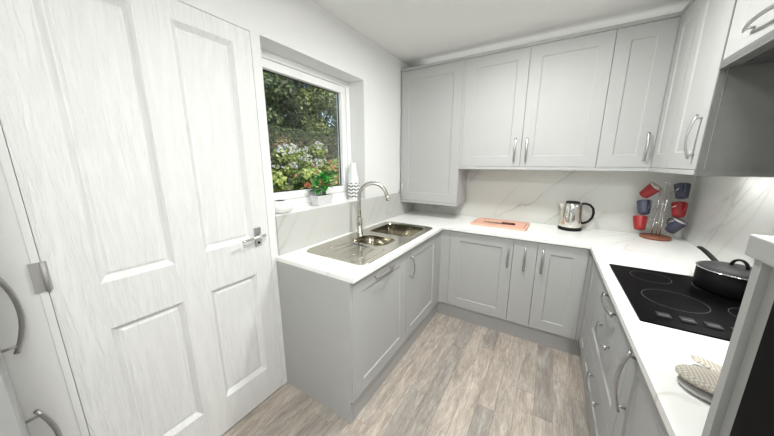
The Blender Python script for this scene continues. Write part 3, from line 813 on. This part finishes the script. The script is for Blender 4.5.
# ------------------------------------------------------------------ chopping board with knife
cb_ = thing('chopping_board', 'pinkish wooden chopping board by the splashback', 'chopping board', (1.022, -.252, ZT + .0005), rad(-2))
MB().prism(rrect(-.232, .232, -.150, .150, .010, 4), 0, .017).build('board', M['board'], cb_, bevel=.002)
gr = MB()
for P_ in (rrect(-.212, .212, -.130, .130, .008, 4),):
    gr.tube([(x, y, .0172) for x, y in P_], 0, 6, closed=True, flat=(.0006, .0018), up=(0, 0, 1))
gr.build('juice_groove', M['boarddark'], cb_)
kn = thing('knife', 'kitchen knife with a dark wooden handle on the chopping board', 'knife', (1.022, -.292, ZT + .0185), rad(2))
MB().prism([(-.142, .0), (-.135, -.012), (-.09, -.020), (.022, -.022), (.022, .004), (-.10, .005)], .005, .0072).build('blade', M['blade'], kn)
MB().prism([(.020, -.016), (.10, -.019), (.128, -.022), (.132, -.008), (.125, .004), (.020, .006)], 0, .016).build('handle', M['knifehandle'], kn, bevel=.004)

# ------------------------------------------------------------------ mug tree and its mugs
TX, TY = 2.098, -.125
tr = thing('mug_tree', 'chrome wire mug tree on a round wooden base in the corner', 'mug tree', (TX, TY, ZT + .0005))
MB().lathe([(0, 0), (.082, 0), (.088, .006), (.088, .016), (.082, .022), (0, .022)], n=40).build('base', M['basewood'], tr)
wf = MB()
for s in (-1, 1):
    wf.tube([(s * .022, 0, .02), (s * .022, 0, .15), (s * .015, 0, .19), (s * .022, 0, .23), (s * .022, 0, .40)], .0038, 8)
wf.tube([(.022 * math.cos(a), 0, .40 + .022 * math.sin(a)) for a in [PI * k / 8 for k in range(9)]], .0032, 8)
wf.tube([(0, -.014, .02), (0, -.014, .40)], .0022, 8)
for z in (.12, .26, .38): wf.tube([(-.024, 0, z), (.024, 0, z)], .0028, 8)
wf.build('wire_stand', M['mirror'], tr)
LV = [(.365, .078), (.245, .084), (.138, .088)]
for z, rch in LV:
    for s in (-1, 1):
        MB().tube([(s * .02, 0, z - .02), (s * .030, -.010, z - .012), (s * .042, -.040, z + .002), (s * (rch - .030), -.054, z + .012), (s * (rch - .026), -.056, z + .022)], .0026, 8).build('hook', M['mirror'], tr)

def make_mug(colour):
    t = thing('mug', '', 'mug')
    o1 = MB().lathe([(0, 0), (.026, 0), (.031, .004), (.0345, .03), (.0385, .065), (.041, .090)], n=36)
    o1.lathe([(.041, .090), (.040, .0915), (.0388, .090)], n=36)
    o1.f = [f_ for f_ in o1.f if len(f_) <= 4 or max(o1.v[i][2] for i in f_) < .01]; o1.sm = [True] * len(o1.f)
    o1.build('mug_body', M[colour], t)
    MB().lathe([(.0388, .090), (.0362, .065), (.0322, .03), (.027, .006), (0, .005)], n=36).build('mug_inside', M['cream'], t)
    pts = [(.0365, 0, .072), (.052, 0, .077), (.062, 0, .066), (.062, 0, .046), (.052, 0, .031), (.034, 0, .028)]
    MB().tube(pts, 0, 10, flat=(.006, .0038), up=(0, 1, 0)).build('handle', M[colour], t)
    return t
# colour, centre (x, z) on the tree's plane, opening direction, handle direction, label
mugs = [('red', (2.012, 1.252), (.50, -.42, .72), (.3, .8, -.3), 'top red mug tilted to show its white inside on the mug tree'),
        ('blue', (2.184, 1.258), (.0, .42, .9), (-.05, -.95, .3), 'top dark blue mug hanging from the mug tree'),
        ('blue', (2.004, 1.125), (-.02, .45, .9), (.30, -.9, .3), 'middle dark blue mug hanging between two red mugs on the tree'),
        ('red', (2.190, 1.124), (.05, .45, .9), (.22, -.9, .3), 'middle red mug hanging between two blue mugs on the tree'),
        ('red', (1.998, 1.004), (.0, .42, .9), (.30, -.9, .3), 'lowest red mug hanging above the mug tree base'),
        ('blue', (2.186, 1.004), (.36, -.30, .88), (-.5, .8, .1), 'lowest dark blue mug showing its white inside on the tree')]
for colour, (mx_, mz), d_, hdir, lab in mugs:
    t = make_mug(colour)
    zax = Vector(d_).normalized(); xa = Vector(hdir); xa = (xa - zax * xa.dot(zax)).normalized(); ya = zax.cross(xa)
    Rm = Matrix((xa, ya, zax)).transposed()
    ctr = Vector((mx_, TY - .006, mz)) - Rm @ Vector((0, 0, .046))
    t.location = ctr; t.rotation_euler = Rm.to_euler(); t.scale = (1.04, 1.04, 1.10)
    tag(t, lab, 'mug', 'mugs on the mug tree')

# ------------------------------------------------------------------ things on the window sill
ZS = WZ0 + .0025
pt = thing('squat_pot', 'white squat round pot with a dark opening on the window sill', 'pot', (-.082, -1.768, ZS))
MB().lathe([(0, 0), (.048, 0), (.066, .010), (.078, .030), (.078, .048), (.064, .066), (.040, .076), (.031, .077), (.029, .073), (.029, .066), (0, .066)], n=40).build('pot_body', M['cream'], pt)
MB().lathe([(0, .0665), (.0285, .0665), (.0295, .0775), (.020, .0795), (0, .080)], n=28).build('opening', M['hole'], pt)
pl_ = thing('planter', 'pale concrete planter on the window sill holding a green plant', 'planter', (-.088, -1.398, ZS))
m = MB(); A = rrect(-.038, .038, -.070, .070, .006, 3); B = rrect(-.044, .044, -.080, .080, .006, 3); C_ = rrect(-.038, .038, -.074, .074, .005, 3); D_ = rrect(-.036, .036, -.072, .072, .005, 3)
n = len(A); m.add([(x, y, 0) for x, y in A], [tuple(range(n))])
loop_interp(A, B, 0, .076, m, False); loop_interp(B, C_, .076, .076, m, False); loop_interp(C_, D_, .076, .060, m, False)
m.add([(x, y, .060) for x, y in D_], [tuple(range(n))]); m.build('tub', M['concrete'], pl_)
m = MB(); m.prism(rrect(-.035, .035, -.071, .071, .005, 3), .0605, .066); m.build('soil', M['soil'], pl_)
hpnt = thing('potted_plant', 'bright green leafy plant growing in the concrete planter', 'plant', (-.088, -1.372, ZS + .066))
rng = random.Random(11)
stm = MB(); lf = MB()
def leaf(m, p, d, up, L, wd, fold=.25, seg=4):
    d = Vector(d).normalized(); u = Vector(up); u = (u - d * u.dot(d)).normalized(); s = d.cross(u)
    V = []; F = []
    for i in range(seg + 1):
        t = i / seg; wv = wd * math.sin(PI * min(1, t * .93 + .07)) ** .8 * (1 - .25 * t)
        c_ = Vector(p) + d * (L * t) - u * (L * .35 * t * t)
        V += [c_ - s * wv + u * wv * fold, c_, c_ + s * wv + u * wv * fold]
    for i in range(seg):
        a = i * 3; F += [(a, a + 1, a + 4, a + 3), (a + 1, a + 2, a + 5, a + 4)]
    m.add(V, F, True)
for k in range(13):
    a = rng.uniform(0, 2 * PI); rr = rng.uniform(.01, .06); hgt = rng.uniform(.03, .17)
    tipv = Vector((rr * math.cos(a) * .7, rr * math.sin(a) * 1.1, hgt)); b0 = Vector((rng.uniform(-.01, .01), rng.uniform(-.02, .02), 0))
    stm.tube([b0, (b0 + tipv) / 2 + Vector((0, 0, .01)), tipv], .0016, 6)
    for q in range(4):
        aa = a + rng.uniform(-1.5, 1.5); dv_ = Vector((math.cos(aa) * .8, math.sin(aa), rng.uniform(-.1, .55)))
        dv_.x = dv_.x if dv_.x > -.35 or True else dv_.x
        leaf(lf, tipv + Vector((0, 0, rng.uniform(-.03, .01))), dv_, (0, 0, 1), rng.uniform(.06, .09), rng.uniform(.020, .031))
stm.build('stems', M['stem'], hpnt)
lf.v = [(max(-.055, min(.07, x)), y, max(.013, z)) for x, y, z in lf.v]
lf.build('leaves', M['leaf_house'], hpnt)
va = thing('vase', 'tall white bottle vase with black chevrons on the window sill', 'vase', (-.085, -1.015, ZS))
MB().lathe([(0, 0), (.046, 0), (.050, .004), (.052, .03), (.052, .09), (.049, .14), (.042, .19), (.033, .235), (.026, .275), (.025, .300), (.028, .312), (.024, .312), (.021, .298), (0, .298)], n=48).build('vase_body', M['vase'], va)

# ------------------------------------------------------------------ garden outside the window
gd = MB()
gx = [-.27, -1.6, -2.4, -3.4, -4.6, -6.5, -16, -40]; gzv = [-.05, .0, .55, .80, 1.0, 1.1, 1.2, 1.3]
V = []; F = []
for x, z in zip(gx, gzv): V += [(x, -14, z), (x, 40, z)]
for i in range(len(gx) - 1): F.append((2 * i, 2 * i + 1, 2 * i + 3, 2 * i + 2))
gd.add(V, F); g_ = gd.build('ground', M['earth']); struct(g_, 'planted garden bank outside the window', 'ground')
def gz_at(x):
    for i in range(len(gx) - 1):
        if gx[i + 1] <= x <= gx[i]: return gzv[i] + (gzv[i + 1] - gzv[i]) * (x - gx[i]) / (gx[i + 1] - gx[i])
    return gzv[-1]
rng = random.Random(23)
def rdir():
    while True:
        p_ = Vector((rng.uniform(-1, 1), rng.uniform(-1, 1), rng.uniform(-1, 1)))
        if .05 < p_.length < 1: return p_.normalized()
def leafquad(m, p, nrm, size, asp=.5):
    nrm = nrm.normalized(); t = nrm.cross(rdir());
    if t.length < 1e-3: return
    t.normalize(); s = nrm.cross(t)
    a = t * size; b_ = s * size * asp
    n = len(m.v); m.v += [tuple(p - a), tuple(p + b_), tuple(p + a), tuple(p - b_)]; m.f.append([n, n + 1, n + 2, n + 3]); m.sm.append(False)
def raw(m, name, mat_, parent):
    me = bpy.data.meshes.new(name); me.from_pydata(m.v, [], m.f); me.update(); return link(name, me, mat_, parent)
def crown(m, blobs, count, size, asp=.55, shell=.35):
    tot = sum(b_[3] ** 2 for b_ in blobs)
    for bx_, by_, bz_, r in blobs:
        for k in range(int(count * r * r / tot)):
            d_ = rdir(); q = r * (1 - shell * rng.random() ** 2)
            p_ = Vector((bx_, by_, bz_)) + Vector((d_.x * q, d_.y * q, d_.z * q * .85))
            leafquad(m, p_, (d_ + rdir() * .7 + Vector((0, 0, .4))), size * rng.uniform(.6, 1.25), asp)
def tree(x, y, h, r, label, n, size, mt_, seed, low=.12):
    rng.seed(seed); z = gz_at(x)
    t = thing('garden_tree', label, 'tree', (x, y, z), group=None)
    tk = MB(); tk.tube([(0, 0, -.05), (.05, .03, h * .3), (-.04, .06, h * .6), (.02, 0, h * .85)], [.09, .07, .05, .02], 8)
    for k in range(5):
        a = rng.uniform(0, 2 * PI); zz = h * rng.uniform(.3, .6)
        tk.tube([(0, 0, zz), (math.cos(a) * r * .4, math.sin(a) * r * .4, zz + h * .15), (math.cos(a) * r * .75, math.sin(a) * r * .75, zz + h * .22)], [.04, .025, .01], 6)
    tk.build('trunk', M['bark'], t)
    bl = []
    for k in range(26):
        a = rng.uniform(0, 2 * PI); q = r * rng.uniform(.1, .85); zz = h * (low + (1 - low) * rng.random())
        taper = 1 - .45 * (zz / h)
        bl.append((q * math.cos(a) * taper, q * math.sin(a) * taper, zz, r * rng.uniform(.28, .48)))
    m = MB(); crown(m, bl, n, size); raw(m, 'crown', M[mt_], t)
    return t
tree(-8.0, 3.4, 6.2, 1.5, 'dark broadleaf tree behind the clipped hedge', 9000, .085, 'leaf_dark', 1)
tree(-8.2, 6.6, 5.8, 1.5, 'pale green feathery tree standing behind the clipped hedge', 11000, .075, 'leaf_tree', 2)
tree(-8.8, 10.0, 6.4, 1.6, 'yellowish green tree at the far end of the hedge', 9000, .085, 'leaf_tree', 3)
tree(-13.0, 7.6, 8.5, 2.5, 'tall dark tree towering behind the paler garden trees', 9000, .15, 'leaf_dark', 4, .1)
tree(-13.0, 13.0, 8.0, 2.5, 'tall dark tree at the back corner of the garden', 7000, .15, 'leaf_dark', 5, .1)
tree(-19.0, 7.0, 10.5, 3.4, 'large dark tree far behind the garden trees', 5000, .22, 'leaf_dark', 7, .05)
tree(-19.0, 14.0, 10.5, 3.4, 'large dark tree closing the far garden view', 5000, .22, 'leaf_dark', 8, .05)
tree(-13.0, 2.2, 8.0, 2.5, 'broad dark tree at the back near the garden end', 4200, .15, 'leaf_dark', 6, .1)
# hedge
rng.seed(9)
hg = thing('hedge', 'clipped dark hedge running across behind the flower bed', 'hedge', (-6.2, 4.6, gz_at(-6.2)))
m = MB()
HY, HT_, HD = 5.2, 1.42, .40
for k in range(15000):
    f_ = rng.random()
    if f_ < .55: p_ = Vector((HD + rng.uniform(-.08, .03), rng.uniform(-HY, HY), rng.uniform(0, HT_))); nn = Vector((1, 0, .3))
    elif f_ < .9: p_ = Vector((rng.uniform(-HD, HD), rng.uniform(-HY, HY), HT_ + rng.uniform(-.06, .03))); nn = Vector((.2, 0, 1))
    else: p_ = Vector((-HD, rng.uniform(-HY, HY), rng.uniform(0, HT_))); nn = Vector((-1, 0, .3))
    leafquad(m, p_, nn + rdir() * .8, rng.uniform(.03, .055), .55)
raw(m, 'hedge_foliage', M['leaf_dark'], hg)
MB().box(-HD + .08, HD - .08, -HY + .05, HY - .05, -.05, HT_ - .08).build('hedge_core', M['bark'], hg)
# flowering shrubs in two rows
def shrub(x, y, h, r, label, leafmat, n, size, petal=None, np=0, psize=.03, seed=0, stalks=0, group=None):
    rng.seed(seed); z = gz_at(x)
    t = thing('garden_shrub', label, 'shrub', (x, y, z), group=group)
    bl = [(rng.uniform(-.5, .5) * r, rng.uniform(-.6, .6) * r, h * rng.uniform(.3, .78), r * rng.uniform(.4, .62)) for k in range(8)]
    m = MB(); crown(m, bl, n, size, .5, .5); raw(m, 'foliage', M[leafmat], t)['kind'] = 'stuff'
    s_ = MB()
    for k in range(6):
        a = rng.uniform(0, 2 * PI); s_.tube([(0, 0, -.03), (math.cos(a) * r * .3, math.sin(a) * r * .3, h * .5)], .008, 5)
    s_.build('stems', M['bark'], t)
    if petal:
        m = MB()
        for k in range(np):
            bx_, by_, bz_, rr = rng.choice(bl); d_ = rdir(); d_.z = abs(d_.z) * .7 + .1; d_.x = abs(d_.x)
            c_ = Vector((bx_, by_, bz_)) + d_.normalized() * rr * 1.03
            for q in range(6): leafquad(m, c_ + rdir() * psize * .8, rdir() + Vector((1, -.4, .8)), psize * rng.uniform(.6, 1.1), .6)
        raw(m, 'flowers', M[petal], t)['kind'] = 'stuff'
    return t
k = 0
for y in (-.5, .6, 1.7, 2.8, 3.9):
    shrub(-4.35 + .25 * (k % 2), y + .8, 1.02 + .08 * (k % 3), .44, 'white flowering shrub in front of the clipped hedge', 'leaf_shrub', 2600, .045, 'petal_white', 130, .022, 40 + k, group='white flowering shrubs along the hedge'); k += 1
k = 0
for y in (-1.1, -.25, .6, 1.45, 2.3):
    orange = k in (2, 3)
    shrub(-2.55 - .15 * (k % 2), y + .1, .84 + .06 * (k % 2), .40, 'leafy shrub with orange flowers below the window' if orange else 'yellow-green leafy shrub below the window', 'leaf_shrub', 2100, .060,
          'petal_orange' if orange else None, 40, .028, 60 + k, group='orange flowering shrubs under the window' if orange else 'leafy shrubs under the window'); k += 1
rng.seed(77)
for k in range(5):
    y = k * 1.25
    shrub(-5.25, y + 1.0, 1.25, .40, 'tall dry brownish shrub between the white flowers and hedge', 'leaf_brown', 1500, .05, None, 0, .03, 80 + k, group='dry brownish shrubs before the hedge')
